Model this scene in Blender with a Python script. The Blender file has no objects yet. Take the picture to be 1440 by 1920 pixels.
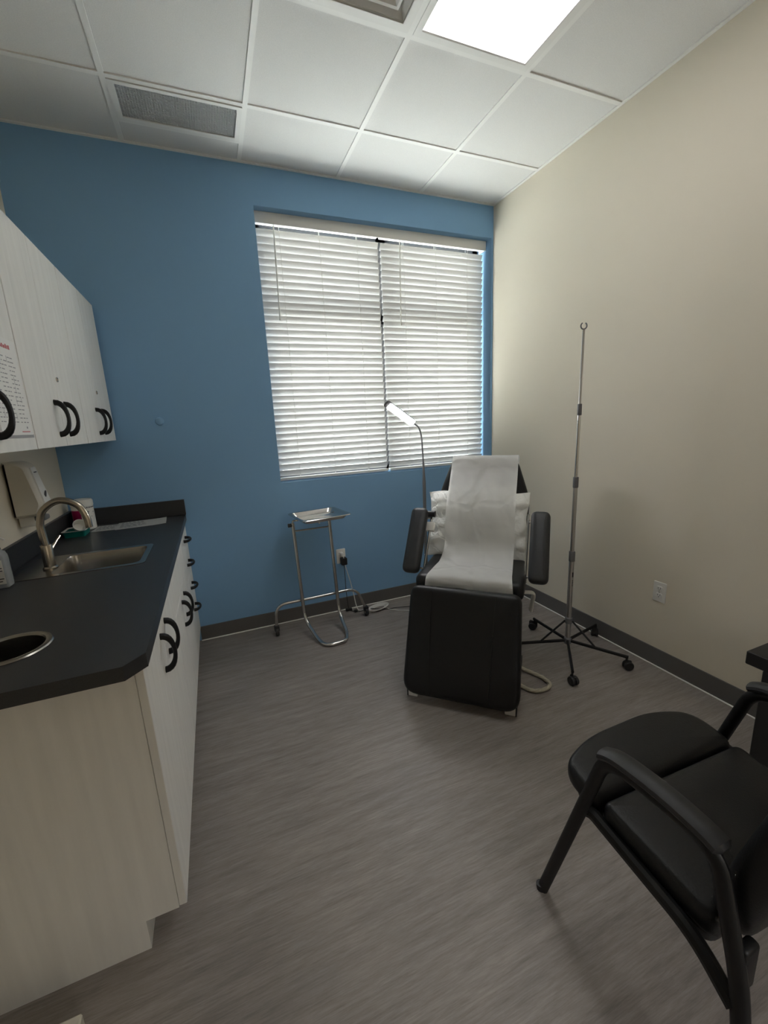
import bpy, bmesh, math, random
from mathutils import Matrix, Vector
random.seed(7)
S = bpy.context.scene
COL = S.collection
R = math.radians
WM = {}

# ------------------------------------------------------------------ materials
def mat(name, col, rough=.5, metal=0., spec=.5, noise=None, bump=None, bump_scale=300., coat=0., streak=None):
    m = bpy.data.materials.new(name); m.use_nodes = True
    nt = m.node_tree; b = nt.nodes['Principled BSDF']
    b.inputs['Base Color'].default_value = (*col, 1); b.inputs['Roughness'].default_value = rough
    b.inputs['Metallic'].default_value = metal; b.inputs['Specular IOR Level'].default_value = spec
    b.inputs['Coat Weight'].default_value = coat
    tc = nt.nodes.new('ShaderNodeTexCoord')
    def noise_tex(scale, mapping=None, detail=4.):
        n = nt.nodes.new('ShaderNodeTexNoise'); n.inputs['Scale'].default_value = scale; n.inputs['Detail'].default_value = detail
        if mapping:
            mp = nt.nodes.new('ShaderNodeMapping'); mp.inputs['Scale'].default_value = mapping
            nt.links.new(tc.outputs['Object'], mp.inputs['Vector']); nt.links.new(mp.outputs['Vector'], n.inputs['Vector'])
        else:
            nt.links.new(tc.outputs['Object'], n.inputs['Vector'])
        return n
    if noise or streak:
        if streak:
            mapping, amt, scale = streak
            n = noise_tex(scale, mapping, 6.)
        else:
            scale, amt = noise
            n = noise_tex(scale)
        r = nt.nodes.new('ShaderNodeValToRGB')
        r.color_ramp.elements[0].position = .3; r.color_ramp.elements[1].position = .7
        r.color_ramp.elements[0].color = (*[c*(1-amt) for c in col], 1)
        r.color_ramp.elements[1].color = (*[min(1, c*(1+amt)) for c in col], 1)
        nt.links.new(n.outputs['Fac'], r.inputs['Fac']); nt.links.new(r.outputs['Color'], b.inputs['Base Color'])
    if bump:
        n = noise_tex(bump_scale, None, 2.)
        bp = nt.nodes.new('ShaderNodeBump'); bp.inputs['Strength'].default_value = bump; bp.inputs['Distance'].default_value = .002
        nt.links.new(n.outputs['Fac'], bp.inputs['Height']); nt.links.new(bp.outputs['Normal'], b.inputs['Normal'])
    return m

def crease(m, scale, strength, dist):
    nt = m.node_tree; L = nt.links.new; b = nt.nodes['Principled BSDF']
    tc = nt.nodes.new('ShaderNodeTexCoord'); ns = nt.nodes.new('ShaderNodeTexNoise'); ns.inputs['Scale'].default_value = scale*.8; ns.inputs['Detail'].default_value = 3
    ad = nt.nodes.new('ShaderNodeVectorMath'); ad.operation = 'MULTIPLY_ADD'; ad.inputs[1].default_value = (.16,)*3
    vo = nt.nodes.new('ShaderNodeTexVoronoi'); vo.feature = 'DISTANCE_TO_EDGE'; vo.inputs['Scale'].default_value = scale
    L(tc.outputs['Object'], ns.inputs['Vector']); L(ns.outputs['Color'], ad.inputs[0]); L(tc.outputs['Object'], ad.inputs[2]); L(ad.outputs['Vector'], vo.inputs['Vector'])
    mr = nt.nodes.new('ShaderNodeMapRange'); mr.inputs['From Max'].default_value = .12; mr.interpolation_type = 'SMOOTHSTEP'
    mx = nt.nodes.new('ShaderNodeMath'); mx.operation = 'MULTIPLY_ADD'; mx.inputs[1].default_value = .5
    L(vo.outputs['Distance'], mr.inputs['Value']); L(mr.outputs['Result'], mx.inputs[0]); L(ns.outputs['Fac'], mx.inputs[2])
    bp = nt.nodes.new('ShaderNodeBump'); bp.inputs['Strength'].default_value = strength; bp.inputs['Distance'].default_value = dist
    L(mx.outputs[0], bp.inputs['Height']); L(bp.outputs['Normal'], b.inputs['Normal']); return m

def floor_mat():
    m = bpy.data.materials.new('vinyl_floor'); m.use_nodes = True
    nt = m.node_tree; b = nt.nodes['Principled BSDF']; L = nt.links.new
    tc = nt.nodes.new('ShaderNodeTexCoord')
    def n(scale, sc, detail, rough=.6):
        mp = nt.nodes.new('ShaderNodeMapping'); mp.inputs['Scale'].default_value = sc
        t = nt.nodes.new('ShaderNodeTexNoise'); t.inputs['Scale'].default_value = scale; t.inputs['Detail'].default_value = detail; t.inputs['Roughness'].default_value = rough
        L(tc.outputs['Object'], mp.inputs['Vector']); L(mp.outputs['Vector'], t.inputs['Vector']); return t
    a = n(3.2, (1, 10, 1), 10, .72); c = n(8., (1.7, 26, 1), 10, .74); d = n(1.1, (.6, 1, 1), 2)
    r1 = nt.nodes.new('ShaderNodeValToRGB'); e = r1.color_ramp.elements
    e[0].position = .30; e[0].color = (.215, .19, .175, 1); e[1].position = .72; e[1].color = (.385, .345, .318, 1)
    L(a.outputs['Fac'], r1.inputs['Fac'])
    r2 = nt.nodes.new('ShaderNodeValToRGB'); e = r2.color_ramp.elements
    e[0].position = .30; e[0].color = (.70, .69, .68, 1); e[1].position = .62; e[1].color = (1.06, 1.06, 1.06, 1)
    L(c.outputs['Fac'], r2.inputs['Fac'])
    mx = nt.nodes.new('ShaderNodeMix'); mx.data_type = 'RGBA'; mx.blend_type = 'MULTIPLY'; mx.inputs['Factor'].default_value = 1
    L(r1.outputs['Color'], mx.inputs[6]); L(r2.outputs['Color'], mx.inputs[7])
    r3 = nt.nodes.new('ShaderNodeValToRGB'); e = r3.color_ramp.elements
    e[0].position = .35; e[0].color = (.88, .88, .88, 1); e[1].position = .65; e[1].color = (1.08, 1.08, 1.08, 1)
    L(d.outputs['Fac'], r3.inputs['Fac'])
    m2 = nt.nodes.new('ShaderNodeMix'); m2.data_type = 'RGBA'; m2.blend_type = 'MULTIPLY'; m2.inputs['Factor'].default_value = 1
    L(mx.outputs[2], m2.inputs[6]); L(r3.outputs['Color'], m2.inputs[7]); L(m2.outputs[2], b.inputs['Base Color'])
    b.inputs['Roughness'].default_value = .42; b.inputs['Specular IOR Level'].default_value = .4
    bp = nt.nodes.new('ShaderNodeBump'); bp.inputs['Strength'].default_value = .12; bp.inputs['Distance'].default_value = .002
    L(c.outputs['Fac'], bp.inputs['Height']); L(bp.outputs['Normal'], b.inputs['Normal'])
    return m

def slat_mat():
    m = bpy.data.materials.new('blind_slat_pvc'); m.use_nodes = True
    nt = m.node_tree; L = nt.links.new
    b = nt.nodes['Principled BSDF']; b.inputs['Base Color'].default_value = (.66, .655, .645, 1); b.inputs['Roughness'].default_value = .45
    t = nt.nodes.new('ShaderNodeBsdfTranslucent'); t.inputs['Color'].default_value = (.95, .93, .90, 1)
    mx = nt.nodes.new('ShaderNodeMixShader'); mx.inputs['Fac'].default_value = .2
    L(b.outputs['BSDF'], mx.inputs[1]); L(t.outputs['BSDF'], mx.inputs[2]); L(mx.outputs['Shader'], nt.nodes['Material Output'].inputs['Surface'])
    return m

def glass_mat():
    m = bpy.data.materials.new('window_glass'); m.use_nodes = True
    nt = m.node_tree; L = nt.links.new; nt.nodes.remove(nt.nodes['Principled BSDF'])
    t = nt.nodes.new('ShaderNodeBsdfTransparent'); t.inputs['Color'].default_value = (.94, .97, .96, 1)
    g = nt.nodes.new('ShaderNodeBsdfGlossy'); g.inputs['Roughness'].default_value = .02
    mx = nt.nodes.new('ShaderNodeMixShader'); mx.inputs['Fac'].default_value = .06
    L(t.outputs[0], mx.inputs[1]); L(g.outputs[0], mx.inputs[2]); L(mx.outputs[0], nt.nodes['Material Output'].inputs['Surface'])
    return m

def clear_mat():
    m = bpy.data.materials.new('clear_plastic'); m.use_nodes = True
    nt = m.node_tree; L = nt.links.new; b = nt.nodes['Principled BSDF']
    b.inputs['Base Color'].default_value = (.75, .78, .8, 1); b.inputs['Roughness'].default_value = .12
    t = nt.nodes.new('ShaderNodeBsdfTransparent'); t.inputs['Color'].default_value = (.86, .88, .9, 1)
    mx = nt.nodes.new('ShaderNodeMixShader'); mx.inputs['Fac'].default_value = .35
    L(t.outputs[0], mx.inputs[1]); L(b.outputs[0], mx.inputs[2]); L(mx.outputs[0], nt.nodes['Material Output'].inputs['Surface'])
    return m

def emit_mat(name, col, strength):
    m = bpy.data.materials.new(name); m.use_nodes = True
    nt = m.node_tree; nt.nodes.remove(nt.nodes['Principled BSDF'])
    e = nt.nodes.new('ShaderNodeEmission'); e.inputs['Color'].default_value = (*col, 1); e.inputs['Strength'].default_value = strength
    nt.links.new(e.outputs[0], nt.nodes['Material Output'].inputs['Surface']); return m

M = dict(
    blue=mat('blue_wall_paint', (.235, .43, .67), .6, spec=.3, bump=.12, bump_scale=420),
    beige=mat('beige_wall_paint', (.74, .68, .565), .6, spec=.3, bump=.12, bump_scale=420),
    tile=mat('ceiling_tile', (.75, .74, .72), .9, spec=.1, noise=(260, .05), bump=.3, bump_scale=500),
    tbar=mat('ceiling_grid_paint', (.84, .83, .80), .45),
    white=mat('white_paint', (.80, .79, .76), .45),
    light_panel=emit_mat('light_diffuser', (1, .99, .97), 2.9),
    vent=mat('vent_grey', (.60, .61, .61), .6),
    floor=floor_mat(),
    baseboard=mat('grey_rubber_base', (.135, .128, .122), .6, spec=.3),
    caulk=mat('white_bead', (.85, .84, .80), .4),
    laminate=mat('white_woodgrain_laminate', (.83, .82, .785), .5, spec=.35, streak=((9, 9, .7), .045, 4.)),
    laminate_edge=mat('laminate_edge_band', (.60, .58, .53), .5),
    counter=mat('charcoal_laminate', (.036, .037, .040), .38, spec=.5, noise=(700, .25)),
    steel=mat('brushed_steel', (.42, .40, .37), .26, 1., streak=((2, 40, 40), .08, 6.)),
    nickel=mat('brushed_nickel', (.52, .46, .38), .25, 1.),
    chrome=mat('chrome', (.60, .59, .57), .16, 1.),
    alu=mat('aluminium_tube', (.55, .54, .53), .35, 1.),
    black_metal=mat('black_metal', (.007, .007, .0075), .45, spec=.35),
    black_plastic=mat('black_plastic', (.014, .014, .015), .5),
    grey_plastic=mat('grey_plastic', (.16, .16, .17), .5),
    leather=mat('black_vinyl_upholstery', (.008, .0082, .009), .42, spec=.38, bump=.25, bump_scale=260),
    leather_grey=mat('dark_grey_vinyl', (.022, .023, .025), .45, bump=.25, bump_scale=260),
    white_plastic=mat('white_plastic', (.78, .77, .73), .4),
    cream_plastic=mat('cream_plastic', (.66, .63, .55), .45),
    beige_cord=mat('beige_cord_rubber', (.50, .46, .36), .5),
    white_cord=mat('white_cord_rubber', (.70, .69, .66), .45),
    paper=mat('white_paper', (.86, .86, .84), .75, spec=.2),
    crepe=crease(mat('exam_paper', (.90, .90, .885), .8, spec=.15), 4.2, .42, .010),
    pillow=crease(mat('pillow_cover', (.85, .86, .835), .7, spec=.2), 10., .5, .010),
    ink=mat('dark_ink', (.06, .06, .07), .7),
    red_ink=mat('red_ink', (.55, .12, .14), .7),
    grey_ink=mat('grey_ink', (.34, .34, .36), .7),
    pink=mat('magenta_label', (.55, .015, .17), .5),
    teal=mat('teal_plastic', (.0, .17, .15), .4),
    espresso=mat('black_wood_veneer', (.012, .011, .011), .5),
    slat=slat_mat(), glass=glass_mat(), clear=clear_mat(),
    led=emit_mat('lamp_led', (1., .98, 1.), 60.),
    frame=mat('bronze_window_frame', (.09, .085, .085), .5),
    concrete=mat('outside_concrete', (.60, .60, .59), .9, noise=(2., .15)),
    hall=mat('hall_paint', (.70, .66, .58), .7),
)

# ------------------------------------------------------------------ mesh builder
def sm(path, n=6, closed=False):
    P = [Vector(p) for p in path]; out = []
    N = len(P)
    rng = range(N) if closed else range(N-1)
    for i in rng:
        p1, p2 = P[i], P[(i+1) % N]
        p0 = P[i-1] if (closed or i > 0) else p1*2-p2
        p3 = P[(i+2) % N] if (closed or i < N-2) else p2*2-p1
        for k in range(n):
            t = k/n
            out.append(.5*((2*p1)+(p2-p0)*t+(2*p0-5*p1+4*p2-p3)*t*t+(3*p1-p0-3*p2+p3)*t**3))
    if not closed: out.append(P[-1])
    return out

def fillet(path, r, n=5):
    """polyline with rounded corners"""
    P = [Vector(p) for p in path]; out = [P[0]]
    for i in range(1, len(P)-1):
        a, b, c = P[i-1], P[i], P[i+1]
        rr = min(r, (a-b).length*.49, (c-b).length*.49)
        s, e = b+(a-b).normalized()*rr, b+(c-b).normalized()*rr
        for k in range(n+1):
            t = k/n; out.append(s*(1-t)**2+b*2*t*(1-t)+e*t*t)
    out.append(P[-1]); return out

def round_poly(pts, r, n=5):
    P = [Vector((*p, 0)) for p in pts]; N = len(P); out = []
    rs = r if isinstance(r, (list, tuple)) else [r]*N
    for i in range(N):
        a, b, c = P[i-1], P[i], P[(i+1) % N]
        rr = min(rs[i], (a-b).length*.49, (c-b).length*.49)
        s, e = b+(a-b).normalized()*rr, b+(c-b).normalized()*rr
        for k in range(n+1):
            t = k/n; q = s*(1-t)**2+b*2*t*(1-t)+e*t*t; out.append((q.x, q.y))
    return out

def rrect(w, l, r, n=5):
    return round_poly([(-w/2, -l/2), (w/2, -l/2), (w/2, l/2), (-w/2, l/2)], r, n)

def inset(poly, d):
    N = len(poly); out = []
    for i in range(N):
        a, b, c = Vector(poly[i-1]), Vector(poly[i]), Vector(poly[(i+1) % N])
        e1, e2 = (b-a), (c-b)
        if e1.length < 1e-9: e1 = e2
        if e2.length < 1e-9: e2 = e1
        e1 = e1.normalized(); e2 = e2.normalized()
        n = Vector((-e1.y-e2.y, e1.x+e2.x))
        if n.length < 1e-6: n = Vector((-e1.y, e1.x))
        n.normalize(); k = max(.5, n.dot(Vector((-e1.y, e1.x))))
        out.append(tuple(b+n*(d/k)))
    return out

class MB:
    def __init__(s): s.bm = bmesh.new()
    def box(s, x0, x1, y0, y1, z0, z1, bev=0., seg=2, T=None):
        g = bmesh.ops.create_cube(s.bm, size=1)['verts']
        for v in g:
            v.co = Vector(((x0+x1)/2+v.co.x*(x1-x0), (y0+y1)/2+v.co.y*(y1-y0), (z0+z1)/2+v.co.z*(z1-z0)))
            if T: v.co = T @ v.co
        if bev:
            ed = list({e for v in g for e in v.link_edges})
            bmesh.ops.bevel(s.bm, geom=ed, offset=bev, segments=seg, profile=.5, affect='EDGES')
        return s
    def loops(s, L, cap0=True, cap1=True, closed=False):
        V = [[s.bm.verts.new(p) for p in l] for l in L]; n = len(V[0])
        for i in range(len(V)-1 if not closed else len(V)):
            a, b = V[i], V[(i+1) % len(V)]
            for k in range(n):
                s.bm.faces.new((a[k], a[(k+1) % n], b[(k+1) % n], b[k]))
        if not closed:
            if cap0: s.bm.faces.new(list(reversed(V[0])))
            if cap1: s.bm.faces.new(V[-1])
        return s
    def tube(s, path, r, seg=10, closed=False, flat=None):
        P = [Vector(p) for p in path]; N = len(P)
        def tan(i):
            if closed: return (P[(i+1) % N]-P[i-1]).normalized()
            return (P[min(i+1, N-1)]-P[max(i-1, 0)]).normalized()
        t = tan(0); u = t.orthogonal().normalized()
        if flat is not None: u = (Vector(flat[0])-t*t.dot(Vector(flat[0]))).normalized()
        L = []
        for i in range(N):
            t2 = tan(i); ax = t.cross(t2)
            if ax.length > 1e-7: u = Matrix.Rotation(t.angle(t2), 3, ax.normalized()) @ u
            t = t2; w = t.cross(u)
            ri = r[i] if isinstance(r, (list, tuple)) else r
            ku, kw = (1, 1) if flat is None else (flat[1], flat[2])
            L.append([P[i]+u*math.cos(2*math.pi*k/seg)*ri*ku+w*math.sin(2*math.pi*k/seg)*ri*kw for k in range(seg)])
        return s.loops(L, closed=closed)
    def lathe(s, prof, c=(0, 0, 0), seg=24, T=None, cap=True):
        L = []
        for r, z in prof:
            l = [Vector((c[0]+r*math.cos(2*math.pi*k/seg), c[1]+r*math.sin(2*math.pi*k/seg), c[2]+z)) for k in range(seg)]
            if T: l = [T @ p for p in l]
            L.append(l)
        return s.loops(L, cap, cap)
    def cyl(s, a, b, r, seg=16): return s.tube([a, b], r, seg)
    def prism(s, poly, fn, t0, t1, bev=0.):
        if bev:
            q = inset(poly, bev)
            L = [[fn(*p, t0) for p in q], [fn(*p, t0+bev) for p in poly], [fn(*p, t1-bev) for p in poly], [fn(*p, t1) for p in q]]
        else: L = [[fn(*p, t0) for p in poly], [fn(*p, t1) for p in poly]]
        return s.loops([[Vector(p) for p in l] for l in L])
    def cushion(s, poly, t, be, dome=0., T=Matrix.Identity(4), n=4, back_dome=0.):
        """upholstered slab: outline in xy, thickness along z with rounded rims; z=0 is the underside"""
        L = []
        A = [math.pi/2*i/n for i in range(n+1)]
        cx = sum(p[0] for p in poly)/len(poly); cy = sum(p[1] for p in poly)/len(poly)
        def ring(ins, z, k=1.):
            q = inset(poly, ins) if ins > 1e-6 else poly
            return [T @ Vector((cx+(x-cx)*k, cy+(y-cy)*k, z)) for x, y in q]
        if back_dome:
            for k in (.3, .6, .85): L.append(ring(be, -back_dome*(1-k*k), k))
        for a in A: L.append(ring(be*(1-math.sin(a)), be*(1-math.cos(a))))
        for a in A: L.append(ring(be*(1-math.cos(a)), t-be+be*math.sin(a)))
        if dome:
            for k in (.94, .84, .7, .5): L.append(ring(be, t+dome*(1-k*k)**.8, k))
        return s.loops(L)
    def grid(s, G, thick=0., flip=False):
        """G rows of points; with a thickness it becomes a closed sheet"""
        V = [[s.bm.verts.new(p) for p in r] for r in G]; F = []
        for i in range(len(V)-1):
            for j in range(len(V[0])-1):
                q = (V[i][j], V[i][j+1], V[i+1][j+1], V[i+1][j])
                F.append(s.bm.faces.new(q if not flip else tuple(reversed(q))))
        if thick:
            bmesh.ops.solidify(s.bm, geom=F, thickness=thick)
        return s

def obj(name, mb, m, parent=None, world=True, smooth=35, label=None, normals=True):
    bm = mb.bm
    if parent is not None and world:
        inv = WM[parent.name].inverted(); bm.transform(inv)
    if normals: bmesh.ops.recalc_face_normals(bm, faces=bm.faces)
    me = bpy.data.meshes.new(name); bm.to_mesh(me); bm.free()
    if smooth:
        for p in me.polygons: p.use_smooth = True
        me.set_sharp_from_angle(angle=R(smooth))
    ms = m if isinstance(m, (list, tuple)) else [m]
    for q in ms: me.materials.append(q)
    o = bpy.data.objects.new(name, me); COL.objects.link(o)
    if parent is not None: o.parent = parent; WM[o.name] = WM[parent.name]
    else: WM[o.name] = Matrix.Identity(4)
    if label: o['label'] = label
    return o

def thing(name, label, cat, loc=(0, 0, 0), rz=0., group=None):
    o = bpy.data.objects.new(name, None); COL.objects.link(o); o.empty_display_size = .1
    o.location = loc; o.rotation_euler = (0, 0, rz)
    WM[o.name] = Matrix.Translation(loc) @ Matrix.Rotation(rz, 4, 'Z')
    return tag(o, label, cat, group)
def tag(o, label, cat, group=None):
    o['label'] = label; o['category'] = cat
    if group: o['group'] = group
    return o
def struct(name, mb, m, parent=None, **k):
    o = obj(name, mb, m, parent, **k)
    if parent is None: o['kind'] = 'structure'
    return o
def dup(root, loc, label=None, rz=None):
    r = root.copy(); COL.objects.link(r); r.location = loc
    if rz is not None: r.rotation_euler = (0, 0, rz)
    WM[r.name] = Matrix.Translation(loc) @ Matrix.Rotation(r.rotation_euler.z, 4, 'Z')
    if label: r['label'] = label
    for ch in list(root.children):
        c = ch.copy(); COL.objects.link(c); c.parent = r
        for g in list(ch.children):
            d = g.copy(); COL.objects.link(d); d.parent = c
    return r

def holed(outer, holes, t0, t1, fn):
    """a slab with real holes: 2D outline and hole loops, filled and extruded"""
    cu = bpy.data.curves.new('outline', 'CURVE'); cu.dimensions = '2D'; cu.fill_mode = 'BOTH'; cu.extrude = .5
    for loop in [outer]+holes:
        sp = cu.splines.new('POLY'); sp.points.add(len(loop)-1); sp.use_cyclic_u = True
        for p, q in zip(sp.points, loop): p.co = (q[0], q[1], 0, 1)
    o = bpy.data.objects.new('outline', cu); COL.objects.link(o)
    dg = bpy.context.evaluated_depsgraph_get(); dg.update()
    me = bpy.data.meshes.new_from_object(o.evaluated_get(dg))
    mb = MB(); mb.bm.from_mesh(me)
    bmesh.ops.remove_doubles(mb.bm, verts=mb.bm.verts, dist=1e-5)
    for v in mb.bm.verts: v.co = Vector(fn(v.co.x, v.co.y, t0+(v.co.z+.5)*(t1-t0)))
    bpy.data.objects.remove(o); bpy.data.curves.remove(cu); bpy.data.meshes.remove(me)
    return mb

def circ(cx, cy, r, n=40): return [(cx+r*math.cos(2*math.pi*k/n), cy+r*math.sin(2*math.pi*k/n)) for k in range(n)]
def shift(poly, dx, dy): return [(x+dx, y+dy) for x, y in poly]
XZ = lambda a, b, t: (a, t, b)
XY = lambda a, b, t: (a, b, t)
YZ = lambda a, b, t: (t, a, b)

# ------------------------------------------------------------------ room shell
H = 3.008; XL = -3.05; YF = -4.45
OPN = (-1.79, -.016, 1.05, 2.786)
struct('floor', MB().box(XL-.1, .1, YF-2.2, .26, -.1, 0), M['floor'], smooth=0)
struct('wall_back', holed([(XL-.1, 0), (.12, 0), (.12, H+.1), (XL-.1, H+.1)],
       [[(OPN[0], OPN[2]), (OPN[1], OPN[2]), (OPN[1], OPN[3]), (OPN[0], OPN[3])]], 0, .26, XZ), M['blue'], smooth=0)
struct('wall_right', MB().box(0, .12, YF-2.2, 0, 0, H+.1), M['beige'], smooth=0)
struct('wall_left', MB().box(XL-.12, XL, YF-2.2, 0, 0, H+.1), M['beige'], smooth=0)
DO = (-1.75, -.80)  # unseen doorway, placed to let the added rear fill light in
struct('wall_front', holed([(XL, 0), (DO[0], 0), (DO[0], 2.12), (DO[1], 2.12), (DO[1], 0), (0, 0), (0, H), (XL, H)], [], YF-.12, YF, XZ), M['beige'], smooth=0)
struct('wall_hallway', MB().box(XL, 0, YF-2.2, YF-2.1, 0, H), M['hall'], smooth=0)
df = MB()
for x0, x1, z0, z1 in ((DO[0], DO[0]+.04, 0, 2.12), (DO[1]-.04, DO[1], 0, 2.12), (DO[0], DO[1], 2.08, 2.12)):
    df.box(x0, x1, YF-.13, YF+.015, z0, z1)
struct('door_1', df, M['frame'], smooth=0)

# ceiling: tiles hung in a T-bar grid
GX = [-.6304-.6096*k for k in range(5)]; GY = [-.4822-.6096*k for k in range(7)]
gx = [0]+[g for g in GX if g > XL]+[XL]; gy = [0]+[g for g in GY if g > YF]+[YF]
LIGHT = (GX[1], GX[0], GY[1]-.6096*2, GY[1]); VENT = (GX[3], GX[2], GY[0]+.005, GY[0]+.292); DIFF = (GX[2], GX[1], GY[2], GY[1])
ti = MB()
for i in range(len(gx)-1):
    for j in range(len(gy)-1):
        x1, x0 = gx[i], gx[i+1]; y1, y0 = gy[j], gy[j+1]
        cx, cy = (x0+x1)/2, (y0+y1)/2
        if LIGHT[0] < cx < LIGHT[1] and LIGHT[2] < cy < LIGHT[3]: continue
        if DIFF[0] < cx < DIFF[1] and DIFF[2] < cy < DIFF[3]: continue
        if VENT[0] < cx < VENT[1] and j == 0: y0 = VENT[3]
        ti.box(x0, x1, y0, y1, H+.003, H+.02)
ti.box(XL, 0, YF-2.1, YF-.12, H-.3, H-.28)
ti.box(XL, 0, YF-.2, 0, H+.14, H+.16)
struct('ceiling', ti, M['tile'], smooth=0)
tb = MB()
for g in GX:
    if g > XL: tb.box(g-.012, g+.012, YF, 0, H-.003, H+.004)
for g in GY:
    if g > YF:
        xs = [0]+[q for q in GX if q > XL]+[XL]
        for k in range(len(xs)-1): tb.box(xs[k+1]+.012, xs[k]-.012, g-.012, g+.012, H-.003, H+.004)
tb.box(VENT[0]+.012, VENT[1]-.012, VENT[3]-.005, VENT[3]+.012, H-.003, H+.004)
tb.box(XL, 0, -.018, 0, H-.004, H+.002).box(-.018, 0, YF, -.018, H-.004, H+.002).box(XL, XL+.018, YF, -.018, H-.004, H+.002)
struct('trim_1', tb, M['tbar'], smooth=0)

# skirting with the pale bead along the floor
bb = MB(); bb.box(-2.44, 0, -.007, 0, .0, .104, .0025, 1); struct('baseboard_back', bb, M['baseboard'])
struct('baseboard_right', MB().box(-.007, 0, YF, -.007, 0, .108, .0025, 1), M['baseboard'])
struct('trim_2', MB().box(-2.44, -.007, -.015, -.007, 0, .007, .002, 1).box(-.015, -.007, YF, -.015, 0, .007, .002, 1), M['caulk'])

# window: frame, glass, sill stool
wf = MB(); y0, y1 = .19, .25
x0, x1, z0, z1 = OPN
for a in ((x0, x0+.05, z0, z1), (x1-.05, x1, z0, z1), (x0, x1, z0, z0+.05), (x0, x1, z1-.05, z1), (-.912, -.832, z0, z1), (x0, x1, 2.17, 2.25)):
    wf.box(a[0], a[1], y0, y1, a[2], a[3], .004, 1)
wo = struct('window_1', wf, M['frame'])
gl = MB().box(x0+.04, x1-.04,   .218, .223, z0+.04, z1-.04)
struct('window_glass', gl, M['glass'], wo, smooth=0)
# outside ground seen through the slits
struct('ground', MB().box(-30, 30, .32, 60, -.3, -.2), M['concrete'], smooth=0)

# ------------------------------------------------------------------ blinds
PITCH = .0436; TILT = R(60); SW = .0505
def blind(xa, xb, label, ladders, wand_x):
    t = thing('window_blind', label, 'blind', ((xa+xb)/2, .108, z0+.02), 0, 'slatted blinds in the window')
    s = MB(); rr = random.Random(int(xa*100))
    ztop = 2.70; n = 37
    for i in range(n):
        zc = ztop-PITCH*(i+.55); yc = .108
        dt = rr.uniform(-.02, .02); L0, L1 = [], []
        for k in range(7):
            q = (k/6-.5)*SW; crown = .0022*(1-(2*q/SW)**2)
            a = TILT+dt
            # room edge up, window edge down
            y = yc+q*math.cos(a)-crown*math.sin(a); z = zc-q*math.sin(a)-crown*math.cos(a)
            L0.append((y, z))
        nrm = (math.sin(TILT), math.cos(TILT)); th = .0024
        L1 = [(y+nrm[0]*th, z+nrm[1]*th) for y, z in reversed(L0)]
        prof = L0+L1; e = rr.uniform(-.0015, .0015)
        s.loops([[Vector((xa+e, y, z)) for y, z in prof], [Vector((xb+e, y, z)) for y, z in prof]])
    obj('slats', s, M['slat'], t, smooth=50)
    zb = 1.083
    obj('bottom_rail', MB().box(xa, xb, .083, .133, zb-.028, zb-.008, .004, 2), M['white_plastic'], t)
    obj('headrail', MB().box(xa, xb, .083, .135, 2.735, 2.78, .003, 1), M['white_plastic'], t)
    for lx in ladders:
        obj('ladder_cord', MB().tube([(lx, .091, 2.735), (lx, .090, zb-.01)], .0012, 6).tube([(lx+.006, .126, 2.735), (lx+.006, .126, zb-.01)], .0012, 6), M['white_cord'], t)
    w = MB().tube([(wand_x, .078, 2.745), (wand_x, .075, 2.70), (wand_x-.012, .073, 2.16)], .0045, 8)
    w.lathe([(.003, .02), (.007, .012), (.0075, -.008), (.004, -.014)], (wand_x-.012, .073, 2.155), 10)
    obj('tilt_wand', w, M['white_plastic'], t)
    return t
blind(-1.782, -.928, 'left half of the white slatted blinds, with the wider slats', (-1.63, -1.36, -1.09), -1.665)
blind(-.908, -.032, 'right half of the white slatted blinds, behind the exam lamp head', (-.73, -.46, -.18), -.765)
v = MB().box(-1.788, -.028, .055, .068, 2.716, 2.784, .004, 2).box(-.040, -.028, .068, .14, 2.716, 2.784, .004, 2)
tag(obj('blind_valance', v, M['white_plastic']), 'long white valance board across the top of the window blinds', 'valance')

# ------------------------------------------------------------------ ceiling fittings
x0, x1, y0, y1 = LIGHT
t = thing('ceiling_light', 'white flat panel light set in the ceiling grid', 'light', ((x0+x1)/2, (y0+y1)/2, H))
fm = holed([(x0+.012, y0+.012), (x1-.012, y0+.012), (x1-.012, y1-.012), (x0+.012, y1-.012)], [[(x0+.04, y0+.04), (x1-.04, y0+.04), (x1-.04, y1-.04), (x0+.04, y1-.04)]], H-.006, H+.03, XY)
obj('frame', fm, M['white'], t, smooth=0)
obj('diffuser', MB().box(x0+.04, x1-.04, y0+.04, y1-.04, H+.002, H+.02), M['light_panel'], t, smooth=0)

x0, x1, y0, y1 = VENT
t = thing('air_return_vent', 'grey perforated return air grille in the ceiling above the cabinets', 'vent', ((x0+x1)/2, (y0+y1)/2, H))
o_, i_ = [(x0+.012, y0+.008), (x1-.012, y0+.008), (x1-.012, y1-.006), (x0+.012, y1-.006)], [(x0+.04, y0+.028), (x1-.036, y0+.028), (x1-.036, y1-.036), (x0+.04, y1-.036)]
obj('frame', holed(o_, [i_], H-.008, H+.02, XY), M['white'], t, smooth=0)
g = MB(); a, b, c, d = x0+.04, x1-.036, y0+.028, y1-.036
nx, ny = 44, 20
for k in range(nx+1):
    x = a+(b-a)*k/nx; g.box(x-.0012, x+.0012, c, d, H-.003, H+.010)
for k in range(ny+1):
    y = c+(d-c)*k/ny; g.box(a, b, y-.0012, y+.0012, H-.003, H+.010)
obj('grille', g, M['vent'], t, smooth=0)
obj('filter', MB().box(a, b, c, d, H+.012, H+.02), M['vent'], t, smooth=0)

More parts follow.
